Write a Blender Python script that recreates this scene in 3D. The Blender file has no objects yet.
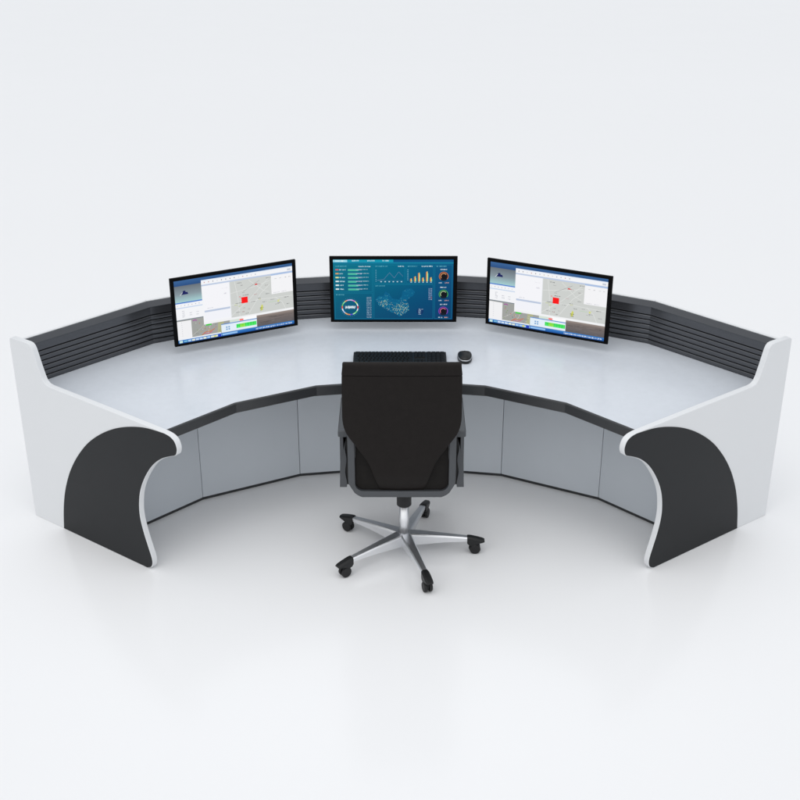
import bpy, bmesh, math, random
from mathutils import Vector, Matrix

random.seed(7)
SC = bpy.context.scene
COL = SC.collection
PI = math.pi
A = math.radians(18)            # each console module turns by 18 degrees

# ------------------------------------------------------------------ helpers
def lin(c):
    c = c / 255.0
    return c / 12.92 if c <= 0.04045 else ((c + 0.055) / 1.055) ** 2.4

def rgb(r, g, b):
    return (lin(r), lin(g), lin(b), 1.0)

class MB:
    """collects vertices and faces of ONE mesh object"""
    def __init__(s):
        s.v = []; s.f = []; s.sm = []; s.c = []
    def vert(s, p):
        s.v.append(tuple(p)); return len(s.v) - 1
    def face(s, idx, smooth=False, col=None):
        s.f.append(tuple(idx)); s.sm.append(smooth); s.c.append(col)
    def quad(s, a, b, c, d, smooth=False, col=None):
        i = len(s.v); s.v += [tuple(a), tuple(b), tuple(c), tuple(d)]
        s.face((i, i + 1, i + 2, i + 3), smooth, col)
    def box(s, x0, x1, y0, y1, z0, z1):
        i = len(s.v)
        for z in (z0, z1):
            for x, y in ((x0, y0), (x1, y0), (x1, y1), (x0, y1)):
                s.v.append((x, y, z))
        for q in ((3, 2, 1, 0), (4, 5, 6, 7), (0, 1, 5, 4), (1, 2, 6, 5), (2, 3, 7, 6), (3, 0, 4, 7)):
            s.face([i + k for k in q])
    def loft(s, rings, closed=True, caps=True, smooth=False):
        """rings: lists of points of equal length"""
        n = len(rings[0]); base = []
        for r in rings:
            base.append(len(s.v)); s.v += [tuple(p) for p in r]
        for a, b in zip(base, base[1:]):
            for k in range(n if closed else n - 1):
                k2 = (k + 1) % n
                s.face((a + k, a + k2, b + k2, b + k), smooth)
        if caps:
            s.face([base[0] + k for k in range(n)][::-1])
            s.face([base[-1] + k for k in range(n)])
    def cyl(s, p0, p1, r0, r1=None, n=24, smooth=True, bev=0.0):
        r1 = r0 if r1 is None else r1
        p0 = Vector(p0); p1 = Vector(p1); d = (p1 - p0).normalized()
        u = d.orthogonal().normalized(); w = d.cross(u)
        def ring(p, r):
            return [p + (u * math.cos(2 * PI * k / n) + w * math.sin(2 * PI * k / n)) * r for k in range(n)]
        if bev:
            rings = [ring(p0, r0 - bev), ring(p0 + d * bev, r0), ring(p1 - d * bev, r1), ring(p1, r1 - bev)]
        else:
            rings = [ring(p0, r0), ring(p1, r1)]
        s.loft(rings, smooth=smooth)
    def build(s, name, mat, parent=None, bevel=0.0, seg=2, colors=False, angle=30, loc=None):
        me = bpy.data.meshes.new(name)
        me.from_pydata(s.v, [], s.f)
        me.polygons.foreach_set('use_smooth', s.sm)
        if colors:
            at = me.color_attributes.new('Col', 'FLOAT_COLOR', 'CORNER')
            li = 0
            for fi, f in enumerate(s.f):
                c = s.c[fi]
                for k in range(len(f)):
                    cc = c[k] if isinstance(c, list) else c
                    at.data[li].color = cc; li += 1
        else:
            bm = bmesh.new(); bm.from_mesh(me)
            bmesh.ops.recalc_face_normals(bm, faces=bm.faces)
            bm.to_mesh(me); bm.free()
        me.materials.append(mat)
        o = bpy.data.objects.new(name, me)
        COL.objects.link(o)
        if parent: o.parent = parent
        if loc: o.location = loc
        if bevel:
            m = o.modifiers.new('bevel', 'BEVEL')
            m.width = bevel; m.segments = seg; m.limit_method = 'ANGLE'; m.angle_limit = math.radians(angle)
            m.harden_normals = True
            for p in me.polygons: p.use_smooth = True
        return o

def thing(name, label, cat, loc=(0, 0, 0), rz=0.0, group=None):
    o = bpy.data.objects.new(name, None)
    o.empty_display_size = 0.1
    COL.objects.link(o)
    o.location = loc; o.rotation_euler = (0, 0, rz)
    o['label'] = label; o['category'] = cat
    if group: o['group'] = group
    return o

def catmull(pts, n=6):
    out = []
    for i in range(len(pts) - 1):
        p0 = pts[max(i - 1, 0)]; p1 = pts[i]; p2 = pts[i + 1]; p3 = pts[min(i + 2, len(pts) - 1)]
        for k in range(n):
            t = k / n
            out.append(tuple(0.5 * ((2 * b) + (c - a) * t + (2 * a - 5 * b + 4 * c - d) * t * t + (3 * b - a - 3 * c + d) * t ** 3)
                             for a, b, c, d in zip(p0, p1, p2, p3)))
    out.append(tuple(pts[-1]))
    return out

# ------------------------------------------------------------------ materials
def mat(name, col, rough=0.5, metal=0.0, spec=0.5, noise=0.0, nscale=6.0, bump=0.0, bscale=300.0, rvar=0.0,
        stretch=(1, 1, 1), coat=0.0):
    m = bpy.data.materials.new(name); m.use_nodes = True
    nt = m.node_tree; b = nt.nodes['Principled BSDF']
    b.inputs['Base Color'].default_value = (*col[:3], 1)
    b.inputs['Roughness'].default_value = rough
    b.inputs['Metallic'].default_value = metal
    b.inputs['Specular IOR Level'].default_value = spec
    b.inputs['Coat Weight'].default_value = coat
    b.inputs['Coat Roughness'].default_value = 0.1
    tc = nt.nodes.new('ShaderNodeTexCoord')
    mp = nt.nodes.new('ShaderNodeMapping'); mp.inputs['Scale'].default_value = stretch
    nt.links.new(tc.outputs['Object'], mp.inputs['Vector'])
    if noise or rvar:
        n = nt.nodes.new('ShaderNodeTexNoise'); n.inputs['Scale'].default_value = nscale
        n.inputs['Detail'].default_value = 6; n.inputs['Roughness'].default_value = 0.6
        nt.links.new(mp.outputs['Vector'], n.inputs['Vector'])
        if noise:
            r = nt.nodes.new('ShaderNodeMapRange')
            r.inputs['From Min'].default_value = 0.3; r.inputs['From Max'].default_value = 0.7
            r.inputs['To Min'].default_value = 1 - noise; r.inputs['To Max'].default_value = 1 + noise
            nt.links.new(n.outputs['Fac'], r.inputs['Value'])
            mx = nt.nodes.new('ShaderNodeVectorMath'); mx.operation = 'SCALE'
            mx.inputs[0].default_value = col[:3]
            nt.links.new(r.outputs['Result'], mx.inputs['Scale'])
            nt.links.new(mx.outputs['Vector'], b.inputs['Base Color'])
        if rvar:
            r2 = nt.nodes.new('ShaderNodeMapRange')
            r2.inputs['From Min'].default_value = 0.3; r2.inputs['From Max'].default_value = 0.7
            r2.inputs['To Min'].default_value = rough - rvar; r2.inputs['To Max'].default_value = rough + rvar
            nt.links.new(n.outputs['Fac'], r2.inputs['Value'])
            nt.links.new(r2.outputs['Result'], b.inputs['Roughness'])
    if bump:
        n2 = nt.nodes.new('ShaderNodeTexNoise'); n2.inputs['Scale'].default_value = bscale
        n2.inputs['Detail'].default_value = 3
        nt.links.new(mp.outputs['Vector'], n2.inputs['Vector'])
        bp = nt.nodes.new('ShaderNodeBump'); bp.inputs['Strength'].default_value = bump
        bp.inputs['Distance'].default_value = 0.002
        nt.links.new(n2.outputs['Fac'], bp.inputs['Height'])
        nt.links.new(bp.outputs['Normal'], b.inputs['Normal'])
    return m

M = {}
M['floor'] = mat('floor_gloss_white', (0.862, 0.866, 0.876), 0.2, spec=0.45, rvar=0.006, nscale=1.2)
M['white'] = mat('white_lacquer', (0.70, 0.715, 0.732), 0.35, spec=0.4, rvar=0.04, nscale=9)
M['top'] = mat('grey_stone_laminate', (0.605, 0.64, 0.69), 0.24, spec=0.45, noise=0.022, nscale=26, rvar=0.03)
M['front'] = mat('grey_panel', (0.56, 0.60, 0.645), 0.4, spec=0.4, noise=0.012, nscale=3, bump=0.05, bscale=500)
M['trim'] = mat('charcoal_edge', (0.026, 0.028, 0.031), 0.38, spec=0.5, noise=0.06, nscale=12)
M['inlay'] = mat('charcoal_inlay', (0.0132, 0.0146, 0.0164), 0.45, spec=0.22, noise=0.03, nscale=8, bump=0.04, bscale=700)
M['slat'] = mat('anodised_slat', (0.085, 0.089, 0.098), 0.24, metal=0.6, spec=0.5, noise=0.05, nscale=5, stretch=(1, 1, 12))
M['cap'] = mat('anodised_cap', (0.06, 0.064, 0.072), 0.3, metal=0.4, noise=0.04, nscale=6)
M['carcass'] = mat('dark_carcass', (0.016, 0.017, 0.018), 0.6, noise=0.05)
M['bezel'] = mat('black_bezel', (0.0028, 0.0028, 0.003), 0.42, spec=0.06, rvar=0.04, nscale=30)
M['plastic'] = mat('black_plastic', (0.008, 0.0085, 0.0092), 0.4, spec=0.35, bump=0.08, bscale=900, noise=0.05)
M['key'] = mat('key_plastic', (0.006, 0.0065, 0.0072), 0.4, spec=0.25, bump=0.06, bscale=1200, noise=0.05)
M['leather'] = mat('black_leatherette', (0.0097, 0.0078, 0.0072), 0.58, spec=0.15, noise=0.10, nscale=30, bump=0.25, bscale=420)
M['mesh'] = mat('dark_mesh_fabric', (0.010, 0.0088, 0.0082), 0.8, spec=0.2, noise=0.15, nscale=60, bump=0.3, bscale=700)
M['frame'] = mat('grey_cast_frame', (0.066, 0.071, 0.078), 0.42, metal=0.3, noise=0.05, nscale=20)
M['alu'] = mat('polished_aluminium', (0.82, 0.83, 0.85), 0.36, metal=1.0, noise=0.01, nscale=9)
M['rubber'] = mat('black_rubber', (0.010, 0.010, 0.011), 0.5, spec=0.35, noise=0.1, nscale=40)
M['silver'] = mat('silver_trim', (0.55, 0.56, 0.58), 0.3, metal=0.8, rvar=0.03, nscale=40)

m = bpy.data.materials.new('lit_display'); m.use_nodes = True
nt = m.node_tree; b = nt.nodes['Principled BSDF']
b.inputs['Base Color'].default_value = (0.004, 0.004, 0.005, 1)
b.inputs['Roughness'].default_value = 0.3
b.inputs['Specular IOR Level'].default_value = 0.06
ca = nt.nodes.new('ShaderNodeVertexColor'); ca.layer_name = 'Col'
nt.links.new(ca.outputs['Color'], b.inputs['Emission Color'])
b.inputs['Emission Strength'].default_value = 1.0
M['display'] = m

# ------------------------------------------------------------------ floor
mb = MB(); S = 90
mb.quad((-S, -S, 0), (S, -S, 0), (S, S, 0), (-S, S, 0))
fl = mb.build('floor', M['floor']); fl['kind'] = 'structure'
fl['label'] = 'glossy seamless white studio floor under the console'

# ------------------------------------------------------------------ console desk
T = 0.75
RF, RB, RP = 1.3487, 2.2458, 1.7988
OFF_OUT, OFF_IN = 0.073, 0.042
OY = 1.8
desk = thing('operator_console', 'large curved control desk with pale grey top, charcoal slatted wall and white end panels', 'desk', (0, OY, 0))

def pol(r, k):
    """point of the six-sided arc: k = -3..3 are its corners, +-3 are run on to the end panels"""
    if abs(k) < 3:
        return Vector((r * math.sin(k * A), r * math.cos(k * A)))
    s = 1 if k > 0 else -1
    v3 = Vector((r * math.sin(3 * s * A), r * math.cos(3 * s * A)))
    v2 = Vector((r * math.sin(2 * s * A), r * math.cos(2 * s * A)))
    d = (v3 - v2).normalized()
    return v3 + d * (OFF_IN - 0.0005) / math.cos(A / 2)

def sweep(profile, ks, name, material, parent=desk, bevel=0.0, gap=0.0, smooth=False):
    mb = MB(); rings = []
    for i, k in enumerate(ks):
        ring = []
        for r, z in profile:
            p = pol(r, k)
            if gap and i in (0, len(ks) - 1) and not abs(k) == 3:
                o = pol(r, ks[1] if i == 0 else ks[-2])
                p = p + (o - p).normalized() * gap
            ring.append((p.x, p.y - OY, z))
        rings.append(ring)
    mb.loft(rings, smooth=smooth)
    return mb.build(name, material, parent, bevel=bevel)

ALL = [-3, -2, -1, 0, 1, 2, 3]
# pale work surface and its charcoal front edge
sweep([(RF + 0.014, T - 0.028), (RF + 0.014, T), (RB + 0.01, T), (RB + 0.01, T - 0.028)], ALL, 'table_top', M['top'])
sweep([(RF + 0.034, T - 0.050), (RF + 0.003, T - 0.050), (RF, T - 0.047), (RF, T - 0.002), (RF + 0.002, T + 0.0012),
       (RF + 0.0138, T + 0.0012), (RF + 0.0138, T - 0.0285), (RF + 0.034, T - 0.0285)], ALL, 'edge_trim', M['trim'])
sweep([(RF + 0.05, T - 0.075), (RF + 0.05, T - 0.0285), (RP + 0.02, T - 0.0285), (RP + 0.02, T - 0.075)], ALL, 'support_rail', M['carcass'])
# base
sweep([(RP + 0.014, 0.0), (RP + 0.014, T - 0.0755), (RB + 0.01, T - 0.0755), (RB + 0.01, 0.0)], ALL, 'cabinet_carcass', M['carcass'])
sweep([(RP - 0.003, 0.0), (RP - 0.003, 0.0145), (RP + 0.0135, 0.0145), (RP + 0.0135, 0.0)], ALL, 'plinth', M['trim'])
for k in range(-3, 3):
    sweep([(RP - 0.004, 0.0155), (RP - 0.004, T - 0.077), (RP + 0.0130, T - 0.077), (RP + 0.0130, 0.0155)], [k, k + 1],
          'front_panel', M['front'], bevel=0.001, gap=0.0013)

# slatted rear wall: seven slats with grooves, a recessed band and a sloping cap
prof = [(RB + 0.03, T + 0.0005), (RB + 0.002, T + 0.0005)]
z = T + 0.0035; pitch = 0.0272
for i in range(6):
    z0 = T + i * pitch + 0.0026; z1 = T + (i + 1) * pitch - 0.0034
    prof += [(RB + 0.02, z0 - 0.001), (RB + 0.000, z0), (RB - 0.0012, z0 + 0.002), (RB - 0.0016, (z0 + z1) / 2),
             (RB - 0.0008, z1 - 0.0025), (RB + 0.001, z1), (RB + 0.02, z1 + 0.0005)]
ZB = T + 6 * pitch + 0.001
prof += [(RB - 0.001, ZB + 0.003), (RB - 0.001, 0.958), (RB + 0.03, 0.958)]
for k in range(-3, 3):
    sweep(prof, [k, k + 1], 'slat_wall', M['slat'])
sweep([(RB + 0.0, 0.9585), (RB - 0.0028, 0.9580), (RB - 0.003, 0.9610), (RB + 0.030, 0.9785), (RB + 0.036, 0.9800),
       (RB + 0.040, 0.9785), (RB + 0.040, 0.9585)], ALL, 'wall_cap', M['cap'])
for k in range(-3, 3):
    sweep([(RB + 0.0405, 0.0), (RB + 0.0405, 0.981), (RB + 0.043, 0.983), (RB + 0.054, 0.983), (RB + 0.056, 0.981), (RB + 0.056, 0.0)],
          [k, k + 1], 'rear_panel', M['white'], gap=0.0006)

# end panels: outline measured in the panel's own plane (distance from the arc centre, height)
back = [(2.306, 0.0), (2.306, 0.994), (2.302, 1.006), (2.290, 1.011)]
toptail = [(2.175, 1.0135), (2.156, 1.0105), (2.143, 1.0), (2.135, 0.984), (2.112, 0.905), (2.095, 0.853), (2.084, 0.832),
           (2.066, 0.819), (2.042, 0.815), (1.70, 0.8125), (1.35, 0.808), (1.262, 0.806)]
nose = [(1.262, 0.806), (1.226, 0.800), (1.199, 0.783), (1.187, 0.752), (1.190, 0.726), (1.202, 0.708), (1.236, 0.692), (1.289, 0.664),
        (1.343, 0.621), (1.390, 0.566), (1.436, 0.493), (1.468, 0.417), (1.483, 0.335), (1.482, 0.269), (1.467, 0.195),
        (1.446, 0.124), (1.431, 0.072), (1.430, 0.040), (1.442, 0.014), (1.470, 0.0)]
outline = back + toptail[:-1] + catmull(nose, 5)
arc = [(2.080, 0.0), (2.062, 0.117), (2.034, 0.225), (1.995, 0.322), (1.948, 0.408), (1.884, 0.497), (1.800, 0.588), (1.700, 0.666),
       (1.596, 0.726), (1.490, 0.768), (1.380, 0.795), (1.262, 0.8035)]
inl = catmull(arc, 5)[:-1] + catmull([(1.262, 0.8035), (1.2275, 0.7975), (1.2015, 0.781), (1.190, 0.752), (1.1928, 0.728), (1.2035, 0.7105),
        (1.2375, 0.6945), (1.291, 0.6665), (1.3455, 0.623), (1.393, 0.5675), (1.439, 0.494), (1.471, 0.4175), (1.486, 0.335),
        (1.485, 0.269), (1.470, 0.1945), (1.449, 0.1235), (1.4342, 0.072), (1.433, 0.041), (1.4445, 0.017), (1.470, 0.004)], 5)
inl[0] = (2.080, 0.004)

def plane_pt(s, r, z, o):
    n = Vector((s * math.cos(3 * A), -math.sin(3 * A)))
    d = Vector((s * math.sin(3 * A), math.cos(3 * A)))
    p = d * r + n * o
    return (p.x, p.y - OY, z)

for s in (-1, 1):
    mb = MB()
    mb.loft([[plane_pt(s, r, z, OFF_IN) for r, z in outline], [plane_pt(s, r, z, OFF_OUT) for r, z in outline]])
    ep = mb.build('end_panel', M['white'], desk, bevel=0.003, seg=3, angle=40)
    mb = MB()
    mb.loft([[plane_pt(s, r, z, OFF_OUT - 0.001) for r, z in inl], [plane_pt(s, r, z, OFF_OUT + 0.003) for r, z in inl]])
    mb.build('dark_inlay', M['inlay'], ep, bevel=0.001, angle=40)

# ------------------------------------------------------------------ displays
class Screen:
    """quads of light laid on a display panel, u to the right, v downwards, both 0..1"""
    def __init__(s, w, h):
        s.mb = MB(); s.w = w; s.h = h; s.bb = []; s.flat = False
    def p(s, u, v, l):
        return ((u - 0.5) * s.w, -l * 0.00006, (0.5 - v) * s.h)
    def poly(s, pts, c):
        pts = [(min(max(u, 0), 1), min(max(v, 0), 1)) for u, v in pts]
        us = [q[0] for q in pts]; vs = [q[1] for q in pts]
        bx = (min(us) + 1e-6, min(vs) + 1e-6, max(us) - 1e-6, max(vs) - 1e-6)
        l = 0
        for (a, b_, c_, d, ll) in s.bb:
            if ll >= l and a < bx[2] and c_ > bx[0] and b_ < bx[3] and d > bx[1]: l = ll + 1
        if not s.flat: s.bb.append((*bx, l)); 
        i = len(s.mb.v); s.mb.v += [s.p(u, v, l) for u, v in pts]
        s.mb.face(range(i, i + len(pts)), False, c)
    def rect(s, u0, v0, u1, v1, c, c2=None):
        """one colour, or a run from c at the top to c2 at the bottom"""
        cc = c if c2 is None else [c2, c2, c, c]
        s.poly([(u0, v1), (u1, v1), (u1, v0), (u0, v0)], cc)
    def line(s, pts, wd, c):
        for (a, b), (e, f) in zip(pts, pts[1:]):
            dx, dy = (e - a) * s.w, (f - b) * s.h; L = math.hypot(dx, dy) or 1
            nx, ny = -dy / L * wd / s.w, dx / L * wd / s.h
            s.poly([(a + nx, b + ny), (e + nx, f + ny), (e - nx, f - ny), (a - nx, b - ny)], c)
    def disc(s, u, v, r, c, r0=0.0, a0=0.0, a1=2 * PI, n=28):
        s.flat = True
        for k in range(n):
            t0 = a0 + (a1 - a0) * k / n; t1 = a0 + (a1 - a0) * (k + 1) / n
            f = lambda t, q: (u + math.sin(t) * q / s.w, v - math.cos(t) * q / s.h)
            if r0: s.poly([f(t0, r0), f(t1, r0), f(t1, r), f(t0, r)], c)
            else: s.poly([(u, v), f(t1, r), f(t0, r)], c)
        s.flat = False
        ll = 1 + max((q[4] for q in s.bb if q[0] < u + r / s.w and q[2] > u - r / s.w and q[1] < v + r / s.h and q[3] > v - r / s.h), default=0)
        s.bb.append((u - r / s.w, v - r / s.h, u + r / s.w, v + r / s.h, ll))
    def text(s, u0, v0, u1, v1, c, words=2):
        """small illegible writing: clusters of little strokes"""
        u = u0; hh = v1 - v0
        while u < u1:
            wl = random.uniform(0.012, 0.03)
            e = min(u + wl, u1); x = u
            while x < e:
                k = random.random()
                s.rect(x, v0 + hh * random.choice((0, 0, .15)), x + 0.0022, v1, c)
                if k < 0.6: s.rect(x, v0 + hh * random.choice((0.0, 0.4, 0.8)), x + 0.0048, v0 + hh * random.choice((0.0, 0.4, 0.8)) + hh * 0.25 + 1e-4, c)
                x += 0.0056
            u = e + 0.006

def desktop_screen(w, h):
    s = Screen(w, h)
    W = rgb(243, 244, 247)
    s.rect(0, 0, 1, 1, rgb(150, 152, 150))
    # wallpaper seen top left and bottom right
    s.rect(0, 0, 1, 0.085, rgb(58, 100, 152), rgb(40, 78, 130))
    s.rect(0, 0.085, 0.225, 0.22, rgb(104, 112, 120), rgb(135, 150, 158))
    s.rect(0, 0.22, 0.225, 0.345, rgb(135, 150, 158), rgb(165, 205, 208))
    s.poly([(0.055, 0.225), (0.072, 0.165), (0.088, 0.165), (0.092, 0.19), (0.106, 0.19), (0.112, 0.225)], rgb(24, 32, 92))
    s.line([(0.044, 0.235), (0.066, 0.19)], 0.0012, rgb(220, 224, 228))
    # window below it
    s.rect(0, 0.345, 0.225, 0.362, rgb(70, 120, 205))
    s.rect(0, 0.362, 0.225, 0.62, W)
    s.rect(0, 0.362, 0.225, 0.372, rgb(225, 233, 245))
    s.rect(0, 0.425, 0.225, 0.44, rgb(196, 212, 235))
    for k in range(7): s.rect(0.012 + k * 0.03, 0.392, 0.019 + k * 0.03, 0.403, rgb(*random.choice(((190, 170, 175), (150, 165, 190), (205, 205, 200)))))
    for uu, vv in ((0.05, .48), (0.05, .51), (0.05, .54), (0.05, .57), (0.11, .52), (0.11, .555), (0.165, .52), (0.165, .56)):
        s.text(uu, vv, uu + 0.02, vv + 0.014, rgb(178, 180, 190))
    s.rect(0, 0.62, 0.4, 0.634, rgb(120, 130, 140))
    # lower left map with a list
    s.rect(0.0, 0.634, 0.68, 0.94, rgb(160, 162, 158))
    s.poly([(0.33, 0.93), (0.345, 0.70), (0.395, 0.68), (0.38, 0.93)], rgb(176, 178, 140))
    s.line([(0.12, 0.9), (0.2, 0.8), (0.26, 0.68), (0.4, 0.66)], 0.0012, rgb(190, 190, 186))
    s.line([(0.27, 0.69), (0.275, 0.78), (0.25, 0.9)], 0.0012, rgb(205, 205, 200))
    s.rect(0.235, 0.757, 0.285, 0.782, rgb(70, 200, 70))
    s.line([(0.2, 0.92), (0.235, 0.875), (0.27, 0.88), (0.31, 0.85)], 0.002, rgb(205, 110, 60))
    s.line([(0.22, 0.9), (0.26, 0.91), (0.29, 0.885)], 0.0015, rgb(205, 80, 130))
    s.line([(0.13, 0.665), (0.15, 0.655), (0.165, 0.668)], 0.0022, rgb(165, 50, 160))
    for _ in range(26):
        a, b_ = random.uniform(0.13, 0.36), random.uniform(0.7, 0.92)
        s.rect(a, b_, a + 0.008, b_ + 0.009, rgb(*random.choice(((200, 90, 60), (120, 150, 70), (190, 170, 60), (120, 120, 120), (205, 205, 200)))))
    s.rect(0.0, 0.645, 0.118, 0.93, rgb(240, 240, 242))
    for k in range(7): s.rect(0.036, 0.665 + k * 0.035, 0.041, 0.677 + k * 0.035, rgb(200, 200, 208))
    s.rect(0.0, 0.926, 0.36, 0.945, rgb(236, 240, 245))
    # brown field bottom right
    s.rect(0.672, 0.735, 1, 0.80, rgb(172, 158, 150), rgb(120, 110, 106))
    s.rect(0.672, 0.80, 1, 0.95, rgb(120, 110, 106), rgb(92, 90, 94))
    for _ in range(30):
        a, b_ = random.uniform(0.68, 0.96), random.uniform(0.79, 0.94)
        k = random.randint(78, 128)
        s.rect(a, b_, min(a + random.uniform(0.02, 0.09), 0.999), b_ + 0.005, rgb(k, k - 7, k - 8))
    # main window with the street map
    s.rect(0.222, 0.045, 1, 0.755, W)
    s.rect(0.222, 0.045, 1, 0.06, rgb(225, 234, 247))
    s.rect(0.222, 0.118, 1, 0.142, rgb(190, 203, 226))
    for k in range(13):
        s.rect(0.245 + k * 0.036, 0.078, 0.253 + k * 0.036, 0.094, rgb(*random.choice(((200, 190, 170), (160, 175, 200), (205, 150, 150), (150, 150, 160), (215, 215, 220)))))
    s.rect(0.955, 0.075, 0.985, 0.105, rgb(200, 205, 216))
    s.rect(0.458, 0.142, 1.0, 0.722, rgb(205, 208, 205))
    s.rect(0.455, 0.142, 0.46, 0.722, rgb(225, 228, 232))
    s.rect(0.235, 0.15, 0.452, 0.525, rgb(244, 244, 248))
    s.rect(0.235, 0.535, 0.452, 0.565, rgb(188, 200, 222))
    s.rect(0.235, 0.572, 0.452, 0.700, rgb(241, 242, 248))
    s.text(0.26, 0.5, 0.305, 0.511, rgb(190, 192, 205)); s.text(0.405, 0.30, 0.43, 0.32, rgb(205, 205, 215)); s.text(0.39, 0.22, 0.435, 0.228, rgb(222, 222, 228))
    # streets
    rd = rgb(226, 228, 226)
    for pts in ([(0.46, 0.69), (0.62, 0.47), (0.8, 0.16)], [(0.5, 0.15), (0.52, 0.4), (0.53, 0.72)], [(0.46, 0.33), (0.66, 0.28), (0.8, 0.22)],
                [(0.6, 0.72), (0.72, 0.4), (0.8, 0.28)], [(0.46, 0.52), (0.7, 0.5), (0.99, 0.52)], [(0.62, 0.16), (0.74, 0.36), (0.79, 0.40)],
                [(0.84, 0.5), (0.9, 0.6), (0.93, 0.72)]):
        s.line(pts, 0.0011, rd)
    s.line([(0.57, 0.33), (0.71, 0.19)], 0.0006, rgb(120, 120, 120))
    for uu, vv, L, c in ((0.52, .175, .035, (70, 70, 70)), (0.77, .165, .06, (90, 90, 90)), (0.55, .22, .02, (150, 150, 150)), (0.67, .245, .05, (150, 60, 60)),
                      (0.76, .28, .02, (120, 110, 110)), (0.56, .34, .02, (140, 140, 140)), (0.565, .385, .045, (70, 60, 60)), (0.66, .40, .03, (190, 150, 150)),
                      (0.545, .42, .03, (200, 60, 60)), (0.50, .50, .05, (60, 65, 45)), (0.49, .52, .03, (185, 200, 70)), (0.76, .42, .03, (110, 110, 110)),
                      (0.69, .47, .03, (110, 110, 110)), (0.63, .51, .04, (140, 140, 140)), (0.73, .545, .03, (90, 90, 90)), (0.70, .49, .02, (190, 190, 80)),
                      (0.56, .59, .02, (150, 150, 150)), (0.80, .53, .03, (140, 140, 140)), (0.86, .55, .02, (200, 205, 90)), (0.86, .6, .03, (130, 130, 130)),
                      (0.92, .525, .04, (90, 90, 90)), (0.94, .64, .03, (130, 130, 130)), (0.84, .615, .03, (150, 150, 150)), (0.50, .645, .03, (120, 120, 120)),
                      (0.55, .65, .02, (150, 80, 80)), (0.52, .55, .02, (170, 190, 60)), (0.6, .62, .02, (160, 160, 160)), (0.58, .685, .03, (140, 140, 140))):
        s.text(uu, vv, uu + L, vv + 0.013, rgb(*c))
    s.rect(0.672, 0.237, 0.692, 0.256, rgb(215, 40, 40))
    s.poly([(0.712, 0.69), (0.708, 0.65), (0.722, 0.585), (0.733, 0.61), (0.728, 0.68)], rgb(206, 210, 105))
    s.text(0.705, 0.635, 0.735, 0.655, rgb(100, 105, 50)); s.text(0.705, 0.67, 0.73, 0.685, rgb(100, 105, 50))
    s.rect(0.86, 0.568, 0.874, 0.585, rgb(215, 220, 80)); s.rect(0.78, 0.57, 0.85, 0.575, rgb(175, 210, 165))
    s.rect(0.55, 0.42, 0.604, 0.518, rgb(248, 22, 22))
    s.rect(0.532, 0.40, 0.545, 0.412, rgb(228, 120, 120))
    # panel top right
    s.rect(0.812, 0.125, 1.0, 0.15, rgb(170, 192, 226))
    s.rect(0.812, 0.15, 1.0, 0.45, rgb(243, 243, 245))
    for uu in (0.845, 0.885, 0.93, 0.965): s.text(uu, 0.2, uu + 0.015, 0.212, rgb(170, 172, 176))
    s.text(0.83, 0.425, 0.88, 0.436, rgb(185, 186, 195)); s.text(0.90, 0.425, 0.94, 0.436, rgb(185, 186, 195))
    s.rect(0.222, 0.722, 1.0, 0.757, rgb(240, 241, 243))
    # small window with the green bar
    s.rect(0.44, 0.757, 0.672, 0.80, rgb(214, 226, 214))
    s.rect(0.55, 0.745, 0.672, 0.795, rgb(250, 250, 252))
    s.rect(0.52, 0.765, 0.56, 0.80, rgb(250, 205, 205)); s.rect(0.525, 0.772, 0.555, 0.79, rgb(240, 60, 50))
    s.rect(0.365, 0.798, 0.672, 0.812, rgb(92, 140, 205))
    s.rect(0.365, 0.812, 0.672, 0.94, rgb(226, 238, 248))
    for a in (0.405, 0.425):
        for b_ in (0.85, 0.885): s.rect(a, b_, a + 0.013, b_ + 0.024, rgb(120, 165, 210))
    s.rect(0.494, 0.842, 0.668, 0.905, rgb(60, 225, 95))
    s.rect(0.525, 0.846, 0.57, 0.902, rgb(150, 225, 60))
    for k in range(7): s.rect(0.51 + k * 0.024, 0.842, 0.513 + k * 0.024, 0.905, rgb(120, 235, 130))
    s.text(0.5, 0.855, 0.66, 0.87, rgb(50, 190, 70))
    # task bar
    s.rect(0, 0.945, 1, 1, rgb(54, 128, 205), rgb(26, 78, 150))
    s.rect(0.008, 0.956, 0.035, 0.992, rgb(205, 235, 225))
    s.rect(0.045, 0.962, 0.075, 0.985, rgb(120, 190, 220))
    for k in range(9): s.rect(0.08 + k * 0.032, 0.958, 0.107 + k * 0.032, 0.988, rgb(*random.choice(((200, 222, 245), (170, 205, 240), (225, 232, 215)))))
    s.rect(0.335, 0.955, 0.36, 0.992, rgb(40, 60, 190)); s.rect(0.30, 0.958, 0.318, 0.988, rgb(225, 220, 120))
    s.rect(0.37, 0.958, 0.50, 0.985, rgb(150, 195, 240))
    s.text(0.66, 0.962, 0.98, 0.985, rgb(215, 230, 245))
    return s

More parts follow.
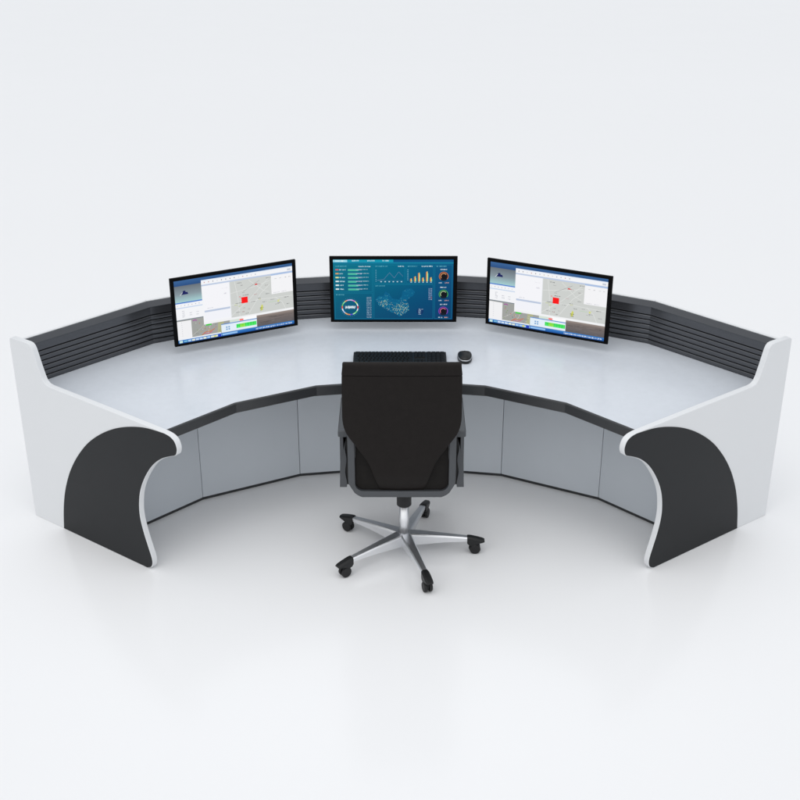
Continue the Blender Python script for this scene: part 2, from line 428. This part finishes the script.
def dashboard_screen(w, h):
    s = Screen(w, h)
    nx, ny = 12, 8
    def bg(u, v):
        a = (0, 118, 138); b_ = (0, 84, 128); c = (0, 84, 116); d = (0, 58, 104)
        t = [a[i] * (1 - u) * (1 - v) + b_[i] * u * (1 - v) + c[i] * (1 - u) * v + d[i] * u * v for i in range(3)]
        g = math.exp(-((u - 0.5) ** 2 / 0.06 + (v - 0.25) ** 2 / 0.08)) * 8
        return rgb(t[0], min(255, t[1] + g), min(255, t[2] + g * 0.6))
    for i in range(nx):
        for j in range(ny):
            u0, u1, v0, v1 = i / nx, (i + 1) / nx, j / ny, (j + 1) / ny
            s.poly([(u0, v1), (u1, v1), (u1, v0), (u0, v0)], [bg(u0, v1), bg(u1, v1), bg(u1, v0), bg(u0, v0)])
    wt = rgb(205, 232, 240); dim = rgb(96, 176, 196)
    # tab bar
    s.rect(0, 0, 0.5, 0.042, rgb(16, 150, 176)); s.rect(0.5, 0, 1, 0.05, rgb(8, 84, 132)); s.rect(0, 0.042, 1, 0.07, rgb(14, 128, 160), rgb(8, 112, 146))
    s.rect(0, 0.004, 0.118, 0.042, rgb(150, 214, 232)); s.text(0.02, 0.012, 0.1, 0.034, rgb(235, 250, 252))
    for a in (0.155, 0.285, 0.41): s.text(a, 0.008, a + 0.055, 0.028, wt)
    # frames of the panels
    edge = rgb(14, 120, 150)
    def frame(u0, v0, u1, v1):
        t = 0.003
        s.rect(u0, v0, u1, v0 + t * 2, edge); s.rect(u0, v1 - t * 2, u1, v1, edge); s.rect(u0, v0, u0 + t, v1, edge); s.rect(u1 - t, v0, u1, v1, edge)
    for fr in ((0.008, 0.085, 0.325, 0.535), (0.008, 0.55, 0.325, 0.985), (0.335, 0.085, 0.595, 0.395), (0.605, 0.085, 0.835, 0.395),
               (0.335, 0.408, 0.835, 0.985), (0.845, 0.085, 0.992, 0.985)): frame(*fr)
    s.text(0.02, 0.10, 0.11, 0.118, dim); s.text(0.35, 0.10, 0.45, 0.118, dim); s.text(0.62, 0.10, 0.70, 0.118, dim); s.text(0.86, 0.10, 0.94, 0.118, dim)
    s.text(0.35, 0.425, 0.43, 0.44, dim); s.text(0.02, 0.572, 0.09, 0.588, dim)
    s.text(0.21, 0.105, 0.31, 0.122, wt); s.text(0.54, 0.10, 0.585, 0.118, wt); s.text(0.735, 0.10, 0.825, 0.12, wt)
    # bar list
    tags = [(196, 106, 112), (216, 160, 96), (226, 226, 150), (228, 240, 240), (228, 240, 240), (228, 240, 240)]
    for k in range(6):
        v = 0.155 + k * 0.064
        s.rect(0.018, v, 0.045, v + 0.022, rgb(*tags[k])); s.text(0.052, v + 0.002, 0.052 + random.choice((0.03, 0.04, 0.05)), v + 0.02, wt)
        s.rect(0.122, v, 0.245, v + 0.013, rgb(110, 160, 176)); s.rect(0.122, v + 0.006, random.uniform(0.185, 0.215), v + 0.032, rgb(74, 190, 158))
        s.text(0.19, v + 0.004, 0.24, v + 0.02, rgb(190, 190, 215)); s.text(0.25, v, 0.285 + random.uniform(0, 0.02), v + 0.014, rgb(170, 205, 210))
    # coloured ring with writing in it
    cu, cv = 0.135, 0.79
    cols = [(215, 190, 230), (225, 120, 200), (190, 225, 130), (235, 240, 235), (225, 70, 80), (220, 230, 235), (110, 215, 130), (170, 235, 170), (90, 80, 215),
            (230, 140, 80), (240, 180, 110), (170, 200, 240), (225, 235, 245), (226, 90, 70), (110, 200, 110), (140, 220, 160), (235, 160, 110), (205, 180, 235)]
    for k, c in enumerate(cols):
        s.disc(cu, cv, 0.0455, rgb(*c), 0.0395, 2 * PI * k / 18, 2 * PI * (k + 1) / 18, 3)
    for k in range(28):
        t = 2 * PI * k / 28; s.rect(cu + math.sin(t) * 0.052 / w - 0.0015, cv - math.cos(t) * 0.052 / h - 0.003, cu + math.sin(t) * 0.052 / w + 0.0015, cv - math.cos(t) * 0.052 / h + 0.003, dim)
    s.text(0.095, 0.765, 0.178, 0.81, rgb(230, 244, 250)); s.text(0.097, 0.775, 0.176, 0.80, rgb(230, 244, 250))
    for k in range(15):
        v = 0.62 + k * 0.024; s.text(0.275, v, 0.30, v + 0.011, rgb(165, 190, 210)); s.text(0.305, v, 0.312, v + 0.011, rgb(165, 190, 210))
    # line chart
    ax = rgb(120, 180, 205)
    for k in range(7): s.rect(0.352, 0.17 + k * 0.03, 0.359, 0.18 + k * 0.03, ax)
    for k in range(6): s.rect(0.392 + k * 0.034, 0.355, 0.404 + k * 0.034, 0.37, rgb(190, 215, 225))
    s.line([(0.365, 0.34), (0.42, 0.325), (0.468, 0.215), (0.508, 0.30), (0.545, 0.20), (0.58, 0.275)], 0.0006, rgb(120, 140, 178))
    s.line([(0.365, 0.345), (0.58, 0.345)], 0.0004, rgb(90, 140, 170))
    # bar chart
    for k in range(7): s.rect(0.617, 0.165 + k * 0.027, 0.626, 0.175 + k * 0.027, ax)
    for k, t in enumerate((0.31, 0.275, 0.215, 0.295, 0.195, 0.29)):
        u = 0.640 + k * 0.033
        s.rect(u, t + 0.006, u + 0.007, 0.36, rgb(205, 120, 74)); s.rect(u + 0.007, t, u + 0.014, 0.36, rgb(226, 208, 120)); s.rect(u + 0.014, t + 0.03, u + 0.019, 0.36, rgb(90, 205, 176))
        s.rect(u + 0.003, 0.366, u + 0.016, 0.378, rgb(170, 205, 220))
    # country map with glowing dots
    px = [(303, 280), (320, 262), (342, 262), (352, 240), (372, 255), (385, 275), (415, 280), (430, 262), (432, 240), (452, 228), (475, 226), (492, 243),
          (482, 262), (466, 270), (452, 285), (463, 305), (465, 325), (450, 342), (432, 352), (418, 362), (402, 346), (380, 341), (346, 320), (322, 308)]
    pts = [((x - 107) / 565, (y - 92) / 284) for x, y in px]
    s.poly(pts[::-1], rgb(4, 94, 134))
    def inside(u, v):
        r = False; n = len(pts)
        for i in range(n):
            (a, b_), (c, d) = pts[i], pts[i - 1]
            if (b_ > v) != (d > v) and u < (c - a) * (v - b_) / (d - b_) + a: r = not r
        return r
    k = 0
    while k < 520:
        if random.random() < 0.36: u, v = random.gauss(0.565, 0.05), random.gauss(0.81, 0.06)
        elif random.random() < 0.35: u, v = random.gauss(0.41, 0.03), random.gauss(0.72, 0.06)
        else: u, v = random.uniform(0.34, 0.69), random.uniform(0.47, 0.95)
        if not inside(u, v): continue
        warm = v > 0.66 and random.random() < 0.5
        c = random.choice(((222, 226, 150), (190, 222, 160), (240, 236, 190))) if warm else random.choice(((60, 176, 190), (24, 140, 160), (40, 156, 176), (14, 124, 150), (120, 210, 214)))
        q = random.uniform(0.0016, 0.0042); s.rect(u, v, u + q, v + q * 1.8, rgb(*c)); k += 1
    for j in range(10): s.text(0.795, 0.475 + j * 0.02, 0.815, 0.484 + j * 0.02, rgb(170, 185, 215)); s.rect(0.818, 0.475 + j * 0.02, 0.823, 0.484 + j * 0.02, rgb(*random.choice(((200, 120, 120), (150, 180, 220), (200, 200, 220)))))
    s.disc(0.725, 0.86, 0.019, rgb(6, 52, 100)); 
    for j in range(5): s.text(0.712, 0.818 + j * 0.021, 0.725 + (0.02 if j == 0 else 0.006 * (j % 3)), 0.829 + j * 0.021, rgb(190, 215, 235))
    # three gauges
    for v, c, c2 in ((0.275, (206, 112, 58), (240, 170, 110)), (0.57, (70, 170, 84), (190, 225, 170)), (0.855, (140, 64, 190), (235, 130, 170))):
        s.disc(0.92, v, 0.0255, rgb(18, 28, 44)); s.disc(0.92, v, 0.0255, rgb(*c), 0.022, -2.4, 2.3)
        s.disc(0.92, v, 0.0175, rgb(*c2), 0.0145, -2.2, 0.9); s.disc(0.92, v, 0.0145, rgb(12, 14, 20))
        s.line([(0.92, v), (0.942, v + 0.045)], 0.006, rgb(14, 16, 22))
        s.text(0.893, v - 0.122, 0.95, v - 0.104, rgb(225, 236, 244)); s.text(0.88, v + 0.098, 0.91, v + 0.115, rgb(210, 225, 238)); s.text(0.93, v + 0.098, 0.962, v + 0.115, rgb(226, 170, 160))
    return s

MW, MH, MD = 0.684, 0.3765, 0.014
def monitor(label, loc, rz, screen, group=None):
    """local: front faces -y, bottom of the casing at z = loc.z"""
    t = thing('monitor', label, 'monitor', loc, rz, 'monitors on the curved desk')
    cz = MH / 2
    mb = MB(); mb.box(-MW / 2, MW / 2, 0, MD, 0, MH)
    mb.build('casing', M['bezel'], t, bevel=0.002)
    l, r, tp, bt = -MW / 2 + 0.0195, MW / 2 - 0.0215, MH - 0.0165, 0.0150
    s = screen(r - l, tp - bt)
    for i, v in enumerate(s.mb.v):
        s.mb.v[i] = (v[0] + (l + r) / 2, v[1] - 0.0006, v[2] + (tp + bt) / 2)
    s.mb.build('screen', M['display'], t, colors=True)
    # slim joint and arm that hold it to the slatted wall
    mb = MB(); mb.box(-0.11, 0.11, MD, MD + 0.022, 0.05, 0.27); mb.build('rear_housing', M['bezel'], t, bevel=0.006)
    return t
def mount(t, reach):
    mb = MB(); mb.box(-0.05, 0.05, MD + 0.0225, MD + 0.030, 0.085, 0.185)
    mb.cyl((0, MD + 0.03, 0.125), (0, reach - 0.008, 0.125), 0.018, n=20)
    mb.box(-0.03, 0.03, reach - 0.012, reach, 0.075, 0.175)
    mb.build('mounting_arm', M['plastic'], t, bevel=0.002)

ZM = 0.8005
mc = monitor('middle monitor, showing a teal dashboard with a map, charts and gauges', (-0.038, 1.995, ZM), 0.0, dashboard_screen)
mount(mc, 0.215)
ml = monitor('monitor showing a street map window, standing left of the teal dashboard screen', (-0.864, 1.801, ZM), 0.448, desktop_screen)
mount(ml, 0.190)
mr = monitor('monitor showing a street map window, standing right of the teal dashboard screen', (0.771, 1.831, ZM), -0.430, desktop_screen)
mount(mr, 0.205)

# ------------------------------------------------------------------ keyboard
kb = thing('keyboard', 'flat black computer keyboard lying on the desk behind the chair back', 'keyboard', (-0.004, 1.592, T + 0.001))
mb = MB(); ring = lambda z, i: [(-0.241 + i, -0.074 + i, z), (0.241 - i, -0.074 + i, z), (0.241 - i, 0.074 - i, z + 0.004 * (z > 0.004)), (-0.241 + i, 0.074 - i, z + 0.004 * (z > 0.004))]
mb.loft([ring(0, 0.003), ring(0.004, 0), ring(0.013, 0), ring(0.016, 0.003)])
mb.build('keyboard_body', M['plastic'], kb, bevel=0.003)
mb = MB()
def key(x0, x1, y0, y1):
    z = 0.0165 + 0.004 * (y0 + 0.07) / 0.14; i = 0.0022
    mb.loft([[(x0, y0, z), (x1, y0, z), (x1, y1, z + .0004), (x0, y1, z + .0004)],
             [(x0 + i, y0 + i, z + 0.006), (x1 - i, y0 + i, z + 0.006), (x1 - i, y1 - i, z + 0.0066), (x0 + i, y1 - i, z + 0.0066)]])
for row in range(6):
    y0 = -0.066 + row * 0.0212 + (0.004 if row == 5 else 0)
    x = -0.232
    widths = {0: [1.3, 1.2, 1.2, 6.2, 1.2, 1.2, 1.2, 1.3]}.get(row, [1 + 0.25 * (row % 3)] + [1] * 13 + [1.6 - 0.25 * (row % 3)])
    tot = sum(widths); un = 0.298 / tot
    for wd in widths:
        key(x, x + wd * un - 0.0022, y0, y0 + 0.0188); x += wd * un
    for c in range(3):
        if row in (2,) : continue
        key(0.075 + c * 0.0195, 0.0925 + c * 0.0195, y0, y0 + 0.0188)
    for c in range(4): key(0.142 + c * 0.0228, 0.1625 + c * 0.0228, y0, y0 + 0.0188)
mb.build('keys', M['key'], kb)
for x0, x1 in ((-0.225, -0.05), (0.06, 0.215)):
    mb = MB(); mb.box(x0, x1, 0.0665, 0.0705, 0.019, 0.0215); mb.build('light_strip', M['silver'], kb)

# ------------------------------------------------------------------ mouse
ms = thing('mouse', 'small black computer mouse with a silver line, right of the keyboard', 'mouse', (0.333, 1.607, T + 0.001))
def mouse_ring(z, sc, n=36):
    out = []
    for k in range(n):
        t = 2 * PI * k / n
        x, y = math.cos(t), math.sin(t)
        wd = 0.0375 * (1.0 + 0.16 * y)                 # broad at the front, narrower towards the palm
        out.append((math.copysign(abs(x) ** 0.72, x) * wd * sc, math.copysign(abs(y) ** (0.62 if y > 0 else 0.95), y) * 0.058 * sc, z))
    return out
mb = MB(); mb.loft([mouse_ring(z, s_) for z, s_ in ((0, 0.93), (0.003, 1.0), (0.012, 1.0), (0.0150, 0.985))], smooth=True)
mb.build('mouse_body', M['plastic'], ms)
mb = MB(); mb.loft([mouse_ring(z, s_) for z, s_ in ((0.0151, 0.975), (0.016, 0.99), (0.019, 0.97), (0.0200, 0.955))], smooth=True)
mb.build('silver_line', M['silver'], ms)
mb = MB(); mb.loft([mouse_ring(z, s_) for z, s_ in ((0.0201, 0.945), (0.025, 0.91), (0.030, 0.80), (0.034, 0.60), (0.036, 0.35), (0.0367, 0.08))], smooth=True)
shell = mb.build('mouse_shell', M['plastic'], ms)
mb = MB(); mb.cyl((-0.004, 0.03, 0.028), (0.004, 0.03, 0.028), 0.009, n=20, bev=0.001); mb.build('scroll_wheel', M['rubber'], ms)

# ------------------------------------------------------------------ swivel chair
CXc, CYc = 0.017, 0.945
ch = thing('swivel_chair', 'black swivel office chair seen from behind, with grey frame and polished star base', 'chair', (CXc, CYc, 0))
XO = 0.006 - CXc                 # the back sits a few millimetres beside the column
def back_y(z): # rear face of the back, in chair coordinates
    t = (z - 0.44) / 0.71
    return -0.232 - 0.048 * t - 0.014 * math.sin(PI * min(max(t, 0), 1)) + 0.026 * max(0.0, min(1.0, (0.58 - z) / 0.10)) ** 1.5 * (z > 0.465)
hw = [(0.472, 0.103), (0.50, 0.109), (0.535, 0.120), (0.587, 0.135), (0.628, 0.149), (0.664, 0.167), (0.705, 0.194), (0.746, 0.222),
      (0.781, 0.246), (0.816, 0.261), (0.863, 0.2685), (0.93, 0.2685), (1.0, 0.268), (1.06, 0.267), (1.095, 0.266)]
prof = catmull(hw, 4)
mb = MB(); rings = []; NX = 16
crv = lambda z: 0.026 * (1 - min(max((z - 0.85) / 0.28, 0), 1)) + 0.002
def back_ring(z, h, dy=0.0, th=0.024, inset=0.0):
    pts = []
    for k in range(NX + 1):
        x = -1 + 2 * k / NX
        pts.append((XO + x * (h - inset), back_y(z) + dy + crv(z) * abs(x) ** 2.6 * (h / 0.268) ** 2, z))
    for k in range(NX, -1, -1):
        x = -1 + 2 * k / NX
        pts.append((XO + x * (h - inset - 0.004), back_y(z) + dy + th + crv(z) * abs(x) ** 2.6 * (h / 0.268) ** 2, z))
    return pts
rings = [back_ring(z, h) for z, h in prof]
mb.loft(rings, smooth=True)
br = mb.build('backrest', M['leather'], ch, bevel=0.004, angle=50)
# folded-over top roll of the back
mb = MB()
rings = []
for z, dy, th in ((1.0955, 0.0012, 0.022), (1.098, -0.0016, 0.028), (1.106, -0.0030, 0.031), (1.140, -0.0030, 0.031), (1.151, 0.0005, 0.025), (1.156, 0.006, 0.012)):
    rings.append(back_ring(z, 0.2655, dy, th, inset=0.0 if z < 1.14 else 0.004))
mb.loft(rings, smooth=True); mb.build('top_roll', M['leather'], br, bevel=0.002, angle=60)

# U-shaped grey frame
half_out = [(-0.2485, 0.83), (-0.2485, 0.56), (-0.2485, 0.538), (-0.2475, 0.524), (-0.244, 0.512), (-0.2325, 0.491), (-0.221, 0.470),
            (-0.207, 0.458), (-0.196, 0.4515), (-0.183, 0.446)]
half_in = [(-0.216, 0.83)] + [(-0.176 + 0.040 * math.cos(PI + PI / 2 * k / 8), 0.519 + 0.040 * math.sin(PI + PI / 2 * k / 8)) for k in range(9)]
po = half_out + [(-x, z) for x, z in half_out[::-1]]
pi_ = half_in + [(-x, z) for x, z in half_in[::-1]]
yf = lambda z: back_y(0.44) + 0.010 - 0.02 * (z - 0.44)
mb = MB()
from mathutils.geometry import tessellate_polygon
mb.loft([[(XO + a[0], yf(a[1]), a[1]), (XO + b_[0], yf(b_[1]), b_[1]), (XO + b_[0], yf(b_[1]) + 0.034, b_[1]), (XO + a[0], yf(a[1]) + 0.034, a[1])]
         for a, b_ in zip(po, pi_)])
mb.build('back_frame', M['frame'], ch, bevel=0.003, angle=35)
# dark panel inside the frame
mb = MB()
inn = [(x * 0.995, z + 0.001) for x, z in pi_]
mb.loft([[(XO + x, yf(z) + 0.016, z) for x, z in inn], [(XO + x, yf(z) + 0.028, z) for x, z in inn]])
mb.build('lower_back_panel', M['mesh'], ch)

# seat cushion
def rrect(x0, x1, y0, y1, r, z, n=6):
    out = []
    for cx, cy, a in ((x1 - r, y1 - r, 0), (x0 + r, y1 - r, PI / 2), (x0 + r, y0 + r, PI), (x1 - r, y0 + r, 1.5 * PI)):
        for k in range(n + 1):
            t = a + PI / 2 * k / n
            out.append((cx + r * math.cos(t), cy + r * math.sin(t), z))
    return out
mb = MB()
mb.loft([rrect(-0.225 + XO + i, 0.225 + XO - i, -0.186 + i, 0.29 - i, 0.05, z) for z, i in ((0.455, 0.02), (0.46, 0.006), (0.48, 0), (0.52, 0), (0.535, 0.008), (0.541, 0.03))], smooth=True)
mb.build('seat', M['leather'], ch)
mb = MB(); mb.box(-0.10, 0.10, -0.10, 0.12, 0.395, 0.454); mb.build('tilt_mechanism', M['plastic'], ch, bevel=0.01)

# armrests
for s in (-1, 1):
    ar = MB()
    # rear upright with a wavy inner edge, foot bar and front upright
    zz = [0.468 + (0.735 - 0.468) * k / 24 for k in range(25)]
    edge_in = [0.2595 - 0.0036 * math.sin((z - 0.468) / 0.267 * 4.2 * PI + 0.6) for z in zz]
    ring0 = [(0.2905, 0.468), (0.2865, 0.60), (0.286, 0.735)] + [(e, z) for e, z in zip(edge_in[::-1], zz[::-1])]
    tr = tessellate_polygon([[Vector((x, z, 0)) for x, z in ring0]]); n = len(ring0)
    b0 = len(ar.v)
    for y in (-0.165, -0.125):
        for x, z in ring0: ar.vert((XO + s * x, y, z))
    for t in tr: ar.face([b0 + k for k in t]); ar.face([b0 + k + n for k in t[::-1]])
    for k in range(n): ar.face((b0 + k, b0 + (k + 1) % n, b0 + n + (k + 1) % n, b0 + n + k))
    xa, xb = sorted((XO + s * 0.2905, XO + s * 0.262))
    ar.box(xa, xb, -0.124, 0.165, 0.468, 0.492)
    ar.box(xa, xb, 0.125, 0.165, 0.4925, 0.735)
    o = ar.build('armrest', M['frame'], ch, bevel=0.0015, angle=40)
    mb = MB(); xa, xb = sorted((XO + s * 0.2255, XO + s * 0.268)); mb.box(xa, xb, -0.150, -0.126, 0.475, 0.735)
    mb.build('dark_gap_plate', M['plastic'], o)  # dark plate added so the gap between upright and frame looks shaded
    mb = MB(); xa, xb = sorted((XO + s * 0.294, XO + s * 0.230))
    mb.loft([rrect(xa + i, xb - i, -0.172 + i, 0.19 - i, 0.008, z) for z, i in ((0.7355, 0.002), (0.738, 0), (0.764, 0), (0.770, 0.004))])
    mb.build('arm_pad', M['frame'], o, bevel=0.001)

# column
mb = MB(); mb.cyl((0, 0, 0.274), (0, 0, 0.396), 0.036, n=32, bev=0.004); sl = mb.build('column_sleeve', M['plastic'], ch)
mb = MB(); mb.cyl((0, 0, 0.10), (0, 0, 0.275), 0.0235, n=32); mb.build('gas_column', M['alu'], ch)
mb = MB()
mb.cyl((0, 0, 0.050), (0, 0, 0.1195), 0.043, 0.034, n=40, bev=0.003)
mb.build('hub', M['alu'], ch)

# star base: five legs with casters
def leg_mesh():
    mb = MB(); rings = []
    for r, wt_, wb, zt, zb in ((0.028, 0.030, 0.022, 0.121, 0.052), (0.10, 0.026, 0.0205, 0.115, 0.058), (0.20, 0.0205, 0.0165, 0.105, 0.066), (0.316, 0.0150, 0.0125, 0.092, 0.068)):
        rings.append([(r, -wb, zb), (r, wb, zb), (r, wt_, zt - 0.006), (r, wt_ * 0.72, zt), (r, -wt_ * 0.72, zt), (r, -wt_, zt - 0.006)])
    mb.loft(rings); return mb
def caster_mesh():
    mb = MB()
    # hood: a wedge reaching past the wheel
    rings = []
    for r, w_, zt, zb in ((0.312, 0.0175, 0.0955, 0.060), (0.322, 0.0190, 0.0955, 0.050), (0.338, 0.0195, 0.0925, 0.046), (0.362, 0.0195, 0.0865, 0.057), (0.386, 0.0185, 0.0795, 0.064), (0.398, 0.0150, 0.0750, 0.066)):
        rings.append([(r, -w_, zb), (r, w_, zb), (r, w_, zt - 0.008), (r, w_ * 0.6, zt), (r, -w_ * 0.6, zt), (r, -w_, zt - 0.008)])
    mb.loft(rings)
    mb.cyl((0.338, 0, 0.052), (0.338, 0, 0.03), 0.010, n=16)
    mb.cyl((0.345, -0.003, 0.028), (0.345, 0.003, 0.028), 0.024, n=24)
    return mb
def wheel_mesh():
    mb = MB()
    for s in (-1, 1):
        mb.cyl((0.352, s * 0.0045, 0.0265), (0.352, s * 0.021, 0.0265), 0.0265, n=32, bev=0.004)
    return mb
lg = leg_mesh().build('base_leg', M['alu'], ch, bevel=0.002, angle=25)
cs = caster_mesh().build('caster', M['plastic'], ch, bevel=0.003, angle=35)
wh = wheel_mesh().build('wheel', M['rubber'], cs)
for k in range(1, 5):
    a = 2 * PI * k / 5
    o = lg.copy(); COL.objects.link(o); o.parent = ch; o.rotation_euler.z = a
    c = cs.copy(); COL.objects.link(c); c.parent = ch; c.rotation_euler.z = a
    w_ = wh.copy(); COL.objects.link(w_); w_.parent = c

# ------------------------------------------------------------------ light
w = bpy.data.worlds.new('World'); SC.world = w; w.use_nodes = True
wn = w.node_tree; bg = wn.nodes['Background']
# white studio dome, brightest overhead, a little towards the front left
tc = wn.nodes.new('ShaderNodeTexCoord')
dt = wn.nodes.new('ShaderNodeVectorMath'); dt.operation = 'DOT_PRODUCT'
dt.inputs[1].default_value = Vector((-0.32, -0.66, 0.80)).normalized()
wn.links.new(tc.outputs['Generated'], dt.inputs[0])
mr_ = wn.nodes.new('ShaderNodeMapRange')
mr_.inputs['From Min'].default_value = 0.0; mr_.inputs['From Max'].default_value = 1.0
mr_.inputs['To Min'].default_value = 0.80; mr_.inputs['To Max'].default_value = 1.27
wn.links.new(dt.outputs['Value'], mr_.inputs['Value'])
cm = wn.nodes.new('ShaderNodeMix'); cm.data_type = 'RGBA'
cm.inputs[6].default_value = (0.935, 0.967, 1.01, 1); cm.inputs[7].default_value = (1.0, 1.0, 1.0, 1)
wn.links.new(dt.outputs['Value'], cm.inputs[0])
wn.links.new(cm.outputs[2], bg.inputs['Color'])
wn.links.new(mr_.outputs['Result'], bg.inputs['Strength'])

# added unseen fill lamp high over the seat, brightens floor inside the desk arc
al = bpy.data.lights.new('arc_fill_lamp', 'AREA'); al.shape = 'SQUARE'; al.size = 2.4; al.spread = math.radians(75)
al.energy = 7.0; al.color = (0.97, 0.985, 1.0)
ao = bpy.data.objects.new('arc_fill_lamp', al); COL.objects.link(ao)
ao.location = (-0.3, 0.0, 4.4)
ao.rotation_euler = (Vector((0, 1.25, 0)) - ao.location).to_track_quat('-Z', 'Y').to_euler()

# ------------------------------------------------------------------ camera
cam = bpy.data.cameras.new('camera'); co = bpy.data.objects.new('camera', cam); COL.objects.link(co)
co.location = (0, -4.2516, 3.3892)
co.rotation_euler = (PI / 2 - 0.4557, 0, 0)
cam.sensor_width = 36; cam.lens = 36 * 1237.8 / 800
cam.shift_x = -0.00075
cam.clip_start = 0.05; cam.clip_end = 500
SC.camera = co
SC.render.engine = 'CYCLES'
SC.cycles.use_denoising = True
SC.cycles.max_bounces = 10
SC.view_settings.view_transform = 'Standard'
SC.view_settings.look = 'None'
SC.view_settings.exposure = 0.0
SC.view_settings.gamma = 1.0
SC.view_settings.use_curve_mapping = False
